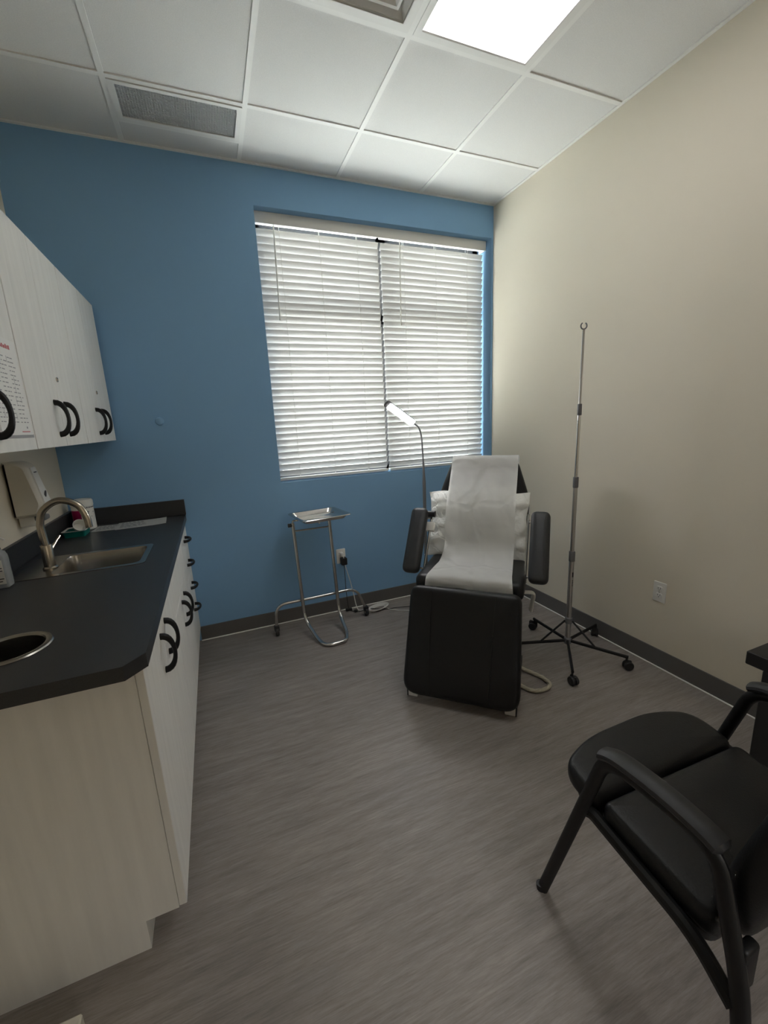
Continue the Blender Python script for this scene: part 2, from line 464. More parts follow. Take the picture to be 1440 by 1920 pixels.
x0, x1, y0, y1 = DIFF
t = thing('air_diffuser', 'square white supply air diffuser with stepped louvres beside the light panel', 'vent', ((x0+x1)/2, (y0+y1)/2, H))
cx, cy = (x0+x1)/2, (y0+y1)/2
def sq(r): return [(cx-r, cy-r), (cx+r, cy-r), (cx+r, cy+r), (cx-r, cy+r)]
obj('frame', holed(sq(.292), [sq(.258)], H-.006, H+.01, XY), M['white'], t, smooth=0)
for r0, r1, za, zb_ in ((.262, .225, H-.002, H+.06), (.216, .207, H-.004, H-.001), (.207, .15, H-.001, H+.055), (.140, .132, H-.004, H-.001), (.132, .08, H-.001, H+.05), (.07, .02, H-.002, H+.004)):
    m_ = MB()
    La = [[Vector((*p, za)) for p in sq(r0)], [Vector((*p, zb_)) for p in sq(r1)], [Vector((*p, zb_+.003)) for p in sq(r1)], [Vector((*p, za+.003)) for p in sq(r0)]]
    m_.loops(La, closed=True); obj('louvre', m_, M['white'], t, smooth=0)
obj('backing', MB().box(cx-.27, cx+.27, cy-.27, cy+.27, H+.085, H+.09), M['vent'], t, smooth=0)

# ------------------------------------------------------------------ cabinets along the left wall
def bow_handle(mb, p, ax, out, L=.118, d=.036):
    """arched pull: p centre on the door face, ax along the pull, out away from the door"""
    p, ax, out = Vector(p), Vector(ax), Vector(out); side = ax.cross(out)
    n = 14; Ls = []
    for k in range(n+1):
        a = math.pi*k/n
        c = p+ax*(-math.cos(a)*L/2)+out*(math.sin(a)**.85*d)
        w = .0070+.0030*abs(math.cos(a))**2; tk = .0065+.0045*abs(math.cos(a))**2
        tn = (ax*math.sin(a)*L/2+out*math.cos(a)*d).normalized(); nn = side.cross(tn).normalized()
        Ls.append([c+side*w*math.cos(q)+nn*tk*math.sin(q) for q in [2*math.pi*j/10 for j in range(10)]])
    mb.loops(Ls); return mb
def panel_box(mb, x0, x1, y0, y1, z0, z1, th=.018, front=False):
    mb.box(x0, x1, y0, y0+th, z0, z1).box(x0, x1, y1-th, y1, z0, z1)
    mb.box(x0, x1, y0+th, y1-th, z0, z0+th).box(x0, x0+.008, y0+th, y1-th, z0+th, z1)
    return mb
G_UP = 'white upper cabinets on the left wall'
def upper(y0, label):
    W = .622
    t = thing('wall_cabinet', label, 'cabinet', (XL, y0, 1.408), 0, G_UP)
    b = MB(); panel_box(b, 0, .293, 0, W, 0, .75); b.box(.008, .293, .018, W-.018, .732, .75); b.box(.008, .28, .018, W-.018, .36, .378)
    obj('cabinet_body', b, M['laminate'], t, world=False, smooth=0)
    for k in (0, 1):
        a = k*W/2+.002; c = (k+1)*W/2-.002
        d = obj('door', MB().box(.295, .315, a, c, .0, .75, .0012, 1), M['laminate'], t, world=False)
        hy = W/2+(.06 if k else -.06)
        obj('handle', bow_handle(MB(), (.315, hy, .104), (0, 0, 1), (1, 0, 0)), M['black_metal'], d, world=False)
        if k: 
            lk = MB().lathe([(.0095, 0), (.0095, .003), (.008, .004), (.006, .0025), (.0, .0025)][:-1], seg=16, T=Matrix.Translation((.315, W/2+.028, .254)) @ Matrix.Rotation(R(90), 4, 'Y'))
            obj('lock', lk, M['nickel'], d, world=False)
    return t
up = upper(-.648, 'white upper cabinet in the corner against the blue wall')
dup(up, (XL, -1.274, 1.408), 'white upper cabinet in the middle, above the faucet and soap dispenser')
dup(up, (XL, -1.900, 1.408), 'white upper cabinet with the paper chart taped to its door')

XB = .59; XD0, XD1 = .591, .611   # body depth and door planes from the wall
def base(name, y0, W, label):
    t = thing(name, label, 'cabinet', (XL+.002, y0, 0), 0, 'white base cabinets under the counter')
    b = MB(); panel_box(b, 0, XB, 0, W, .1, .868)
    b.box(XB-.10, XB-.085, 0, W, 0, .1); b.box(0, XB-.10, 0, .018, 0, .1); b.box(0, XB-.10, W-.018, W, 0, .1)
    b.box(XB-.06, XB, .018, W-.018, .85, .868)
    obj('cabinet_body', b, M['laminate'], t, world=False, smooth=0)
    return t
def door_pair(t, W, z1, hz):
    for k in (0, 1):
        a = k*W/2+.0018; c = (k+1)*W/2-.0018
        d = obj('door', MB().box(XD0, XD1, a, c, .102, z1, .0012, 1), M['laminate'], t, world=False)
        hy = W/2+(.062 if k else -.062)
        obj('handle', bow_handle(MB(), (XD1, hy, hz), (0, 0, 1), (1, 0, 0)), M['black_metal'], d, world=False)
c1 = base('base_cabinet', -1.872, .735, 'white base cabinet at the near end, under the round counter opening')
door_pair(c1, .735, .864, .742)
c2 = base('base_cabinet', -1.136, .70, 'white base cabinet under the sink, with a plain panel above its doors')
door_pair(c2, .70, .672, .57)
obj('false_front', MB().box(XD0, XD1, .0018, .6982, .676, .864, .0012, 1), M['laminate'], c2, world=False)
c3 = base('drawer_cabinet', -.435, .41, 'white drawer cabinet with four black pulls beside the blue wall')
for za, zb, hz in ((.716, .864, .79), (.564, .713, .64), (.412, .561, .49), (.102, .409, .345)):
    d = obj('drawer', MB().box(XD0, XD1, .0018, .4082, za, zb, .0012, 1), M['laminate'], c3, world=False)
    obj('handle', bow_handle(MB(), (XD1, .215, hz), (0, 1, 0), (1, 0, 0), L=.105), M['black_metal'], d, world=False)
obj('filler_strip', MB().box(XB-.02, XD1, .4105, .433, .1, .864), M['laminate'], c3, world=False, smooth=0)

# worktop with cut-outs for sink and chute
SX0, SX1, SY0, SY1 = -2.995, -2.53, -1.048, -.715
HC = (-2.762, -1.690); HR = .082
outer = [(XL, 0), (XL, -1.916), (-2.467, -1.922), (-2.4235, -1.874), (-2.4235, 0)]
outer = outer[::-1]
basin_poly = shift(rrect(.318, .285, .04, 6), -2.712, -.8825)
wt = thing('countertop', 'charcoal laminate countertop with clipped corner along the left wall', 'countertop', (-2.74, -.96, .87))
obj('worktop', holed(outer, [inset(basin_poly, -.012), circ(*HC, HR-.004)], .869, .907, XY), M['counter'], wt, smooth=30)
obj('backsplash', MB().box(XL, -2.42, -.02, 0, .907, 1.008, .002, 1).box(XL, XL+.02, -1.916, -.02, .907, 1.008, .002, 1), M['counter'], wt)

sk = thing('sink', 'rectangular stainless steel drop-in sink in the dark counter', 'sink', (-2.76, -.88, .907))
rim_o = shift(rrect(SX1-SX0, SY1-SY0, .028, 5), (SX0+SX1)/2, (SY0+SY1)/2)
obj('rim', holed(rim_o, [basin_poly], .9072, .9102, XY), M['steel'], sk, smooth=30)
bz = MB(); Lb = []
for ins, z in ((0, .910), (.003, .902), (.005, .80), (.012, .762), (.035, .752), (.09, .750)):
    Lb.append([Vector((*p, z)) for p in inset(basin_poly, ins)])
bz.loops(Lb, cap0=False); obj('basin', bz, M['steel'], sk, normals=False, smooth=40)
obj('drain', MB().lathe([(.042, .0), (.042, .003), (.034, .004), (.03, .001), (.012, .001), (.010, .004)], (-2.712, -.8825, .750), 24), M['chrome'], sk)

fx, fy = -2.89, -.925
fc = thing('faucet', 'brushed nickel gooseneck faucet standing at the back of the sink', 'faucet', (fx, fy, .910))
obj('faucet_base', MB().lathe([(.027, 0), (.027, .006), (.0235, .010), (.021, .012), (.021, .098), (.0195, .102), (.014, .103)], (fx, fy, .9102), 24), M['nickel'], fc)
sp = sm([(fx, fy, 1.005), (fx-.003, fy, 1.06), (fx-.002, fy, 1.105), (fx+.018, fy, 1.157), (fx+.075, fy, 1.190), (fx+.135, fy, 1.165), (fx+.158, fy, 1.11), (fx+.162, fy, 1.066)], 7)
obj('spout', MB().tube(sp, .0135, 14), M['nickel'], fc)
obj('lever_handle', MB().tube([(fx, fy+.015, .975), (fx-.004, fy+.045, .978)], .010, 12).tube(sm([(fx-.004, fy+.045, .975), (fx+.004, fy+.075, .995), (fx+.018, fy+.115, 1.022)], 4), [.006]*5+[.005]*4, 8), M['nickel'], fc)

ch = thing('waste_chute', 'round steel rimmed waste opening in the counter near its end', 'waste chute', (HC[0], HC[1], .907))
obj('rim', MB().lathe([(HR-.005, -.002), (HR+.012, .0003), (HR+.012, .003), (HR+.006, .0065), (HR-.002, .0065), (HR-.008, .002)], (HC[0], HC[1], .907), 48, cap=False).loops([], ) if False else
    MB().tube([(HC[0]+(HR+.002)*math.cos(a), HC[1]+(HR+.002)*math.sin(a), .9085) for a in [2*math.pi*k/48 for k in range(48)]], .007, 8, closed=True, flat=((0, 0, 1), .7, 1.35)), M['steel'], ch)
obj('sleeve', MB().loops([[Vector((HC[0]+r*math.cos(2*math.pi*k/40), HC[1]+r*math.sin(2*math.pi*k/40), z)) for k in range(40)] for r, z in ((HR-.006, .908), (HR-.006, .80), (HR-.0075, .80), (HR-.0075, .908))], closed=True), M['steel'], ch)

# ------------------------------------------------------------------ things on the counter
ds = thing('soap_dispenser', 'cream automatic soap dispenser on the wall above the sink', 'dispenser', (XL, -.66, 1.10))
prof = round_poly([(XL, 1.098), (-2.962, 1.102), (-2.936, 1.15), (-2.968, 1.325), (-3.0, 1.347), (XL, 1.347)], [.006, .012, .02, .018, .015, .004], 4)
sb = MB(); q2 = inset(prof, .012)
YL = [(-.722, q2), (-.714, inset(prof, .004)), (-.706, prof), (-.614, prof), (-.606, inset(prof, .004)), (-.600, q2)]
sb.loops([[Vector((x, y, z)) for x, z in pp] for y, pp in YL]); obj('housing', sb, M['cream_plastic'], ds)
fp = MB(); ff = [(-2.9675, 1.318), (-2.9375, 1.155)]
fp.loops([[Vector((ff[0][0]+dx, y, ff[0][1])) for dx, y in ((0, -.69), (0, -.63), (.006, -.632), (.006, -.688))], [Vector((ff[1][0]+dx, y, ff[1][1])) for dx, y in ((0, -.70), (0, -.62), (.006, -.622), (.006, -.698))]])
obj('front_cover', fp, M['white_plastic'], ds, smooth=0)
Tn = Matrix.Translation((-2.938, -.66, 1.192)) @ Matrix.Rotation(R(100), 4, 'Y')
obj('badge', MB().lathe([(.012, 0), (.012, .003), (.010, .004)], seg=20, T=Tn @ Matrix.Diagonal((1.5, .75, 1, 1))), M['ink'], ds)
obj('indicator_slot', MB().box(-.006, .006, -.014, .014, -.0005, .0015, T=Matrix.Translation((-2.9565, -.66, 1.295)) @ Matrix.Rotation(R(100), 4, 'Y') @ Matrix.Diagonal((.35, 1, 1, 1))), M['ink'], ds)
obj('nozzle', MB().box(-2.99, -2.945, -.69, -.63, 1.075, 1.10, .008, 2), M['grey_plastic'], ds)
obj('drip_guard', MB().box(-3.045, -2.985, -.69, -.63, 1.055, 1.099, .006, 2), M['white_plastic'], ds)

wp = thing('wipes_canister', 'white canister of wipes with a magenta label in the counter corner', 'canister', (-2.952, -.105, .907))
wc = (-2.952, -.105, .907)
obj('canister', MB().lathe([(.050, 0), (.054, .003), (.054, .135), (.052, .138)], wc, 36), M['white_plastic'], wp)
obj('lid', MB().lathe([(.053, .1385), (.056, .140), (.056, .166), (.051, .176), (.030, .179), (.012, .179)], wc, 36), M['white_plastic'], wp)
def shell(mb, c, r, a0, a1, za, zb, th=.0008, n=14):
    A = [R(a0+(a1-a0)*k/n) for k in range(n+1)]
    G = [[Vector((c[0]+r*math.cos(a), c[1]+r*math.sin(a), c[2]+z)) for a in A] for z in (za, zb)]
    return mb.grid(G, th)
lb = obj('label', shell(MB(), wc, .0548, -150, -88, .012, .118), M['pink'], wp, smooth=60)
st = MB()
shell(st, wc, .0548, -80, 10, .128, .131)
for k in range(5): shell(st, wc, .0550, -70+k*14, -64+k*14, .128, .134)
for z, a0, a1 in ((.105, -55, -44), (.098, -52, -47), (.10, -20, -12), (.075, -35, -30), (.06, -60, -40), (.05, -60, -44), (.035, -60, -38)): shell(st, wc, .0549, a0, a1, z, z+.004)
obj('printing', st, M['ink'], wp, smooth=60)

tr = MB(); tx0, tx1, ty0, ty1 = -3.01, -2.905, -.325, -.205
tray = thing('small_tray', 'small teal plastic tray holding a white cup on the counter', 'tray', ((tx0+tx1)/2, (ty0+ty1)/2, .907), 0)
tm = MB().box(tx0+.006, tx1-.006, ty0+.006, ty1-.006, .9072, .910)
def frustum_ring(mb, c, a, b, za, zb, th=.003):
    L = []
    for (w, l), z in ((a, za), (b, zb), ((b[0]-2*th, b[1]-2*th), zb), ((a[0]-2*th, a[1]-2*th), za)):
        L.append([Vector((c[0]+x, c[1]+y, z)) for x, y in rrect(w, l, .012, 4)])
    return mb.loops(L, closed=True)
tc_ = ((tx0+tx1)/2, (ty0+ty1)/2)
frustum_ring(tm, tc_, (tx1-tx0-.012, ty1-ty0-.012), (tx1-tx0, ty1-ty0), .9072, .938)
obj('tray_body', tm, M['teal'], tray, smooth=30)
obj('tray_lip', frustum_ring(MB(), tc_, (tx1-tx0+.002, ty1-ty0+.002), (tx1-tx0+.008, ty1-ty0+.008), .938, .942, .008), M['white_plastic'], tray, smooth=30)
Tc = Matrix.Translation((-2.955, -.235, .944)) @ Matrix.Rotation(R(60), 4, 'X') @ Matrix.Rotation(R(25), 4, 'Y')
cp = MB().lathe([(.020, -.012), (.024, .0), (.031, .042), (.033, .044), (.030, .042), (.022, .001), (.012, .0005)], seg=24, T=Tc)
tag(obj('paper_cup', cp, M['white_plastic']), 'white cup tipped over in the teal tray', 'cup')

def text_rows(mb, fn, w, h, rows, rng, fill=.8, hh=.35, gap=.012):
    """short dark dashes laid out in rows like print; fn(u,v) gives the surface box"""
    for r in range(rows):
        v = h*(r+.5)/rows; u = 0; lim = w*rng.uniform(fill*.7, fill)
        while u < lim:
            l = rng.uniform(.006, .022)
            fn(mb, u, min(u+l, w), v-h/rows*hh/2, v+h/rows*hh/2); u += l+rng.uniform(.003, gap)
rg = random.Random(3)
def flat_paper(cx, cy, rz, w, l, z, label, cat='paper'):
    t = thing('paper_sheet', label, cat, (cx, cy, z), rz, 'papers on the counter')
    G = [[Vector((-w/2+w*i/8, -l/2+l*j/8, .0012+.004*max(0, (i/8-.7))**2*9+.0012*math.sin(j*1.1))) for i in range(9)] for j in range(9)]
    obj('sheet', MB().grid(G, .0004), M['paper'], t, world=False)
    p = MB()
    text_rows(p, lambda mb, u0, u1, v0, v1: mb.box(-w/2+.02+u0, -w/2+.02+u1, -l/2+.02+v0, -l/2+.02+v1, .0042, .0045), w*.62, l-.05, 13, rg)
    obj('printing', p, M['grey_ink'], t, world=False, smooth=0)
    return t
flat_paper(-2.655, -.155, R(4), .262, .20, .9085, 'printed white sheet lying on the counter nearest its front edge')
flat_paper(-2.80, -.165, R(-3), .20, .155, .9073, 'printed white sheet lying under the other, beside the wipes')

sb_ = thing('sanitizer_bottle', 'clear pump bottle of hand sanitizer at the near corner of the sink', 'bottle', (-2.992, -1.085, .908))
bp_ = shift(rrect(.062, .052, .014, 4), -2.992, -1.085)
L = [[Vector((*p, z)) for p in inset(bp_, i)] for i, z in ((.004, .9077), (0, .912), (0, 1.025), (.006, 1.04), (.016, 1.048), (.018, 1.056))]
obj('bottle_body', MB().loops(L), M['clear'], sb_)
obj('pump', MB().lathe([(.0145, 1.056), (.0145, 1.07), (.006, 1.073), (.005, 1.088), (.011, 1.09), (.011, 1.098), (.006, 1.1)], (-2.992, -1.085, 0), 16).tube([(-2.992, -1.085, 1.094), (-2.965, -1.085, 1.092), (-2.955, -1.085, 1.085)], .004, 8), M['white_plastic'], sb_)
lbm = MB().box(-3.018, -2.968, -1.1118, -1.1112, .925, 1.015); obj('label', lbm, M['paper'], sb_, smooth=0)
pm = MB(); text_rows(pm, lambda mb, u0, u1, v0, v1: mb.box(-3.014+u0, -3.014+u1, -1.1124, -1.1119, .93+v0, .93+v1), .042, .08, 8, rg)
obj('printing', pm, M['ink'], sb_, smooth=0)

# chart on the near upper cabinet's door, in a clear sleeve
ct = thing('paper_chart', 'white printed chart with red heading taped to the upper cabinet door', 'chart', (-2.734, -1.40, 1.59))
obj('sheet', MB().box(-2.7345, -2.7339, -1.510, -1.295, 1.455, 1.735), M['paper'], ct, smooth=0)
obj('sleeve_edge', MB().box(-2.7346, -2.7341, -1.512, -1.290, 1.446, 1.456), M['grey_ink'], ct, smooth=0)
pm = MB()
for c0 in range(3):
    text_rows(pm, lambda mb, u0, u1, v0, v1: mb.box(-2.7338, -2.7335, -1.50+c0*.066+u0, -1.50+c0*.066+u1, 1.487+v0, 1.487+v1), .056, .20, 16, rg, .9, .22)
for k in range(9):
    yy = -1.49+rg.uniform(0, .17); zz = 1.50+rg.uniform(0, .17); pm.box(-2.7338, -2.7335, yy, yy+.001, zz, zz+.02)
pm.box(-2.7338, -2.7335, -1.335, -1.327, 1.474, 1.480)
obj('printing', pm, M['grey_ink'], ct, smooth=0)
obj('rule', MB().box(-2.7338, -2.7335, -1.375, -1.315, 1.4635, 1.466), M['red_ink'], ct, smooth=0, label='short red rule at the foot')
pm = MB()
y = -1.47
while y < -1.34:
    l = rg.uniform(.006, .011); pm.box(-2.7338, -2.7335, y, y+l, 1.706, 1.706+rg.uniform(.008, .014)); y += l+.003
obj('heading', pm, M['red_ink'], ct, smooth=0, label='red heading')

# ------------------------------------------------------------------ small wall things
tag(obj('wall_bumper', MB().lathe([(.025, 0), (.025, .006), (.021, .012), (.012, .015), (.004, .016)], seg=24, T=Matrix.Translation((-2.49, 0, 1.509)) @ Matrix.Rotation(R(90), 4, 'X')), M['blue']), 'small round bumper painted blue, on the blue wall', 'wall bumper')
def outlet(T, label):
    t = thing('wall_outlet', label, 'outlet', T.translation, 0, 'white wall outlets')
    pl = rrect(.072, .116, .006, 3)
    obj('cover_plate', MB().cushion(pl, .006, .003, T=T), M['white_plastic'], t)
    for s in (-1, 1):
        f = rrect(.034, .030, .010, 4)
        so = obj('socket', MB().cushion(shift(f, 0, s*.0195), .0085, .0015, T=T), M['white_plastic'], t)
        k = MB()
        for dx in (-.0065, .0065): k.box(dx-.0011, dx+.0011, s*.0195-.001, s*.0195+.008, .0083, .0089, T=T)
        k.lathe([(.0024, .0083), (.0024, .0089)], (0, s*.0195-.007, 0), 10, T=T)
        obj('slots', k, M['ink'], so, smooth=0)
    obj('screw', MB().lathe([(.003, .0058), (.003, .0072), (.002, .0075)], seg=10, T=T), M['chrome'], t)
    return t
T_r = Matrix.Translation((0, -1.54, .445)) @ Matrix(((0, 0, -1, 0), (-1, 0, 0, 0), (0, 1, 0, 0), (0, 0, 0, 1)))
T_b = Matrix.Translation((-1.393, 0, .445)) @ Matrix(((1, 0, 0, 0), (0, 0, -1, 0), (0, 1, 0, 0), (0, 0, 0, 1)))
outlet(T_r, 'white wall outlet with empty sockets on the beige wall')
outlet(T_b, 'white wall outlet with two cords plugged in on the blue wall')

# ------------------------------------------------------------------ exam chair (local axes: u across, v to the back, z up)
CA = .758; CO = (-1.226, -1.398, 0)
ec = thing('exam_chair', 'reclining black vinyl exam chair with raised leg rest and white base', 'exam chair', CO, -CA)
def E(name, mb, m, parent=None, **k): return obj(name, mb, m, parent or ec, world=False, **k)
# plane helper: u across, s up along the slab, n out of its front
def plane(o, vdir, zdir):
    L = math.hypot(vdir, zdir); s = Vector((0, vdir/L, zdir/L)); n = Vector((0, -zdir/L, vdir/L)); u = Vector((1, 0, 0))
    m = Matrix.Identity(4)
    for i, a in enumerate((u, s, n)):
        for j in range(3): m[j][i] = a[j]
    return Matrix.Translation(o) @ m, L
TF, LF = plane((0, .050, .028), .175, .515)          # leg rest
wt_, wb_ = .286, .298
fo = round_poly([(-wb_, 0), (wb_, 0), (wt_, LF+.02), (-wt_, LF+.02)], [.085, .085, .05, .05], 7)
lr = E('leg_rest', MB().cushion(fo, .085, .032, .012, T=TF @ Matrix.Translation((0, 0, -.02))), M['leather'])
for su in (-.165, .165):
    E('seam', MB().tube([TF @ Vector((su*(1.0-.1*(1-k/10)), .02+(LF-.02)*k/10, .0655+.0115*(1-abs(k/5-1)**2.2))) for k in range(11)], .0028, 6), M['leather'], lr)
seat_p = round_poly([(-.29, .255), (.29, .255), (.29, .73), (-.29, .73)], [.05, .05, .04, .04], 6)
E('seat', MB().cushion(seat_p, .105, .035, .006, T=Matrix.Translation((0, 0, .498))), M['leather'])
TB, LB = plane((0, .715, .56), .19, .615)          # backrest
bo = round_poly([(-.27, 0), (.27, 0), (.285, .40), (.205, LB), (-.205, LB), (-.285, .40)], [.05, .05, .06, .05, .05, .06], 6)
E('backrest', MB().cushion(bo, .085, .03, .006, T=TB @ Matrix.Translation((0, 0, -.06))), M['leather'])
E('back_shell', MB().cushion(inset(bo, .02), .03, .008, T=TB @ Matrix.Translation((0, 0, -.089))), M['white'])
# armrests tilted with the back
for s in (-1, 1):
    TA, LA = plane((s*.354, .40, .575), .235, .31)
    po = shift(rrect(.104, LA+.03, .036, 6), 0, LA/2)
    ar = E('armrest', MB().cushion(po, .062, .026, .004, T=TA @ Matrix.Translation((0, 0, -.03))), M['leather_grey'])
    rd = MB()
    inn = -s
    for ss in (.03, LA-.03):
        a = TA @ Vector((0, ss, -.03)); b_ = TA @ Vector((inn*.066, ss, -.045)); rd.tube([a, b_], .006, 8)
    rd.tube([TA @ Vector((inn*.066, .0, -.045)), TA @ Vector((inn*.066, LA+.02, -.045))], .008, 10)
    E('arm_bracket', rd, M['chrome'], ar)
    if s < 0: E('arm_mount', MB().box(inn*.040, inn*.092, LA-.115, LA-.055, -.066, -.036, .006, 2, T=TA), M['white_plastic'], ar)
    if s < 0:
        kb = TA @ Vector((.070, LA-.01, -.02))
        E('knob', MB().cyl(kb-Vector((.028, 0, 0)), kb+Vector((.022, 0, 0)), .02, 16), M['black_plastic'], ar)
# base
bs = MB()
for s in (-1, 1): bs.box(s*.250-.026, s*.250+.026, .045, .50, .0, .066, .004, 2)
bs.box(-.23, .23, .10, .16, .012, .06, .004, 1).box(-.23, .23, .42, .48, .012, .06, .004, 1)
E('base_frame', bs, M['white'])
for s in (-1, 1): E('side_trim', MB().box(s*.2785-.0025, s*.2785+.0025, .043, .502, .0, .069, .001, 1), M['black_plastic'])
E('lift_column', MB().box(-.15, .15, .32, .62, .06, .40, .02, 2).box(-.13, .13, .34, .60, .40, .455, .01, 2), M['white'])
E('seat_frame', MB().box(-.25, .25, .30, .74, .455, .497, .006, 1).box(-.24, -.20, .72, .78, .40, .62).box(.20, .24, .72, .78, .40, .62), M['white'])
for s in (-1, 1): E('leg_rest_arm', MB().box(s*.18-.02, s*.18+.02, .17, .34, .43, .46), M['white'])
E('side_lever', MB().tube(fillet([(.25, .45, .485), (.335, .46, .485), (.318, .50, .36)], .02), .016, 10, flat=((0, 1, 0), 1.2, .55)), M['white_plastic'])
hx = []
base_path = sm([(.235, .47, .05), (.28, .451, .018), (.345, .424, .013), (.40, .392, .013), (.432, .345, .013), (.410, .295, .013), (.351, .262, .013), (.285, .290, .013), (.235, .33, .03)], 22)
acc = 0; cpath = []
for i in range(len(base_path)-1):
    p, q = base_path[i], base_path[i+1]; tn = (q-p).normalized(); sd = tn.cross(Vector((0, 0, 1))).normalized(); upv = sd.cross(tn)
    for k in range(4):
        a = acc*2*math.pi; c = p.lerp(q, k/4); cpath.append(c+sd*math.cos(a)*.0085+upv*math.sin(a)*.0085); acc += .25*(q-p).length/.0048*.9 if False else .17
E('coiled_cord', MB().tube(cpath, .0028, 6), M['beige_cord'])

# pillow leaning on the backrest, paper drawn over both
def pil_pt(i, j, NI, NJ, side):
    a = i/NI*2-1; b = j/NJ*2-1
    e = max(0., (1-abs(a)**2.6))*max(0., (1-abs(b)**2.6))
    pinch = .03*(1-abs(b)**2)*abs(a)**6+0
    u = -.017+a*(.310-pinch*.6); s_ = .012+(b+1)/2*(.412-.02*(1-a*a)*0)
    u += (-.012*max(0, -b) if a < 0 else 0)+.003*math.sin(9*b+2)*abs(a)**4; s_ += .006*math.sin(7*a)*abs(b)**4
    rim = 1-e
    fold = (.007*math.sin(15*b+4*math.sin(3*a)+2.2*a)*abs(a)**1.5+.004*math.sin(31*b-6*a)*abs(a)**2+.003*math.sin(22*a+9*b)*abs(b)+.004*math.sin(9*a-7*b))
    n = .031+side*(.050*e**.5)+(fold*min(1, e*6) if side > 0 else 0)+.018+.006*math.sin(11*b+1)*rim*abs(a)
    return TB @ Vector((u, s_, n+.022))
NI, NJ = 36, 26
pm = MB()
for side in (1, -1): pm.grid([[pil_pt(i, j, NI, NJ, side) for i in range(NI+1)] for j in range(NJ+1)])
bmesh.ops.remove_doubles(pm.bm, verts=pm.bm.verts, dist=1e-5)
cm = Matrix.Translation(CO) @ Matrix.Rotation(-CA, 4, 'Z')
for v_ in pm.bm.verts: v_.co = cm @ v_.co
tag(obj('pillow', pm, M['pillow'], smooth=60), 'white pillow leaning on the exam chair under the paper', 'pillow')

# paper: profile points (v, z, uleft, uright) from behind the head down to the seat front
def tb(s_, n): p = TB @ Vector((0, s_, n)); return (p.y, p.z)
prof = [(*tb(LB-.06, -.10), -.195, .212), (*tb(LB+.012, -.075), -.195, .212), (*tb(LB+.024, -.02), -.195, .212), (*tb(LB+.01, .035), -.196, .212), (*tb(LB-.08, .046), -.2, .212),
        (*tb(.48, .075), -.2, .212), (*tb(.40, .112), -.2, .212), (*tb(.30, .138), -.2, .213), (*tb(.20, .138), -.2, .214), (*tb(.10, .118), -.2, .214),
        (.565, .640, -.2, .215), (.50, .6175, -.202, .218), (.42, .615, -.205, .222), (.34, .615, -.21, .226), (.268, .610, -.218, .232), (.247, .585, -.222, .236), (.245, .553, -.225, .239)]
PP = sm([(a, b, c) for a, b, c, d in prof], 5); PR = sm([(a, b, d) for a, b, c, d in prof], 5)
rr = random.Random(5); G = []
for k, (p, q) in enumerate(zip(PP, PR)):
    row = []
    t = k/(len(PP)-1)
    for i in range(25):
        f = i/24; u = p.z+(q.z-p.z)*f
        w = .0022*math.sin(8*f+14*t)*math.sin(19*t+3*f)+.0016*math.sin(21*f-17*t)+.002*math.sin(5*f+33*t)*f
        w = abs(w)*1.6 if t > .25 else abs(w)*.8
        edge = (abs(f-.5)*2)
        curl = -.012*edge**3 if t > .68 else -.006*edge**4
        row.append(Vector((u, p.x-w*.8, p.y+w*.8+max(0, t-.85)*.02*math.sin(6*f))))
    G.append(row)
pm = MB().grid(G, .0005)
for v_ in pm.bm.verts: v_.co = cm @ v_.co
tag(obj('exam_paper', pm, M['crepe'], smooth=60), 'long white sheet of exam paper draped down the black exam chair', 'paper sheet')

# ------------------------------------------------------------------ exam lamp behind the chair
LX, LY = -.838, -.35
fl = thing('floor_lamp', 'slim grey floor lamp with lit bar head behind the exam chair', 'lamp', (LX, LY, 0))
obj('lamp_base', MB().lathe([(.13, 0), (.13, .012), (.12, .022), (.03, .028), (.02, .05)], (LX, LY, 0), 32), M['grey_plastic'], fl)
obj('pole', MB().tube([(LX, LY, .03), (LX, LY, 1.0), (LX, LY, 1.06), (LX-.002, LY, 1.15)], [.012, .012, .009, .0062], 12), M['grey_plastic'], fl)
ph = [(LX-.002, LY, 1.14), (LX-.006, LY, 1.24), (LX-.012, LY, 1.33), (LX-.028, LY, 1.385), (LX-.058, LY-.005, 1.412), (LX-.082, LY-.01, 1.424)]
obj('gooseneck', MB().tube(sm(ph, 6), .0052, 10), M['grey_plastic'], fl)
hd0, hd1 = Vector((-.912, LY-.012, 1.418)), Vector((-1.105, LY-.03, 1.548))
ax = (hd1-hd0).normalized(); nrm = Vector((-.05, -.8, -.55)); nrm = (nrm-ax*nrm.dot(ax)).normalized(); sd = ax.cross(nrm)
Th = Matrix.Identity(4)
for i, a in enumerate((sd, ax, nrm)):
    for j in range(3): Th[j][i] = a[j]
Th = Matrix.Translation((hd0+hd1)/2) @ Th; LH = (hd1-hd0).length
lh = obj('lamp_head', MB().cushion(rrect(.052, LH+.03, .022, 5), .014, .005, T=Th @ Matrix.Translation((0, .008, -.012))), M['grey_plastic'], fl)
obj('light_bar', MB().cushion(rrect(.044, LH-.01, .008, 4), .004, .0015, T=Th @ Matrix.Translation((0, -.002, .0015))), M['led'], lh, label='glowing white light bar')

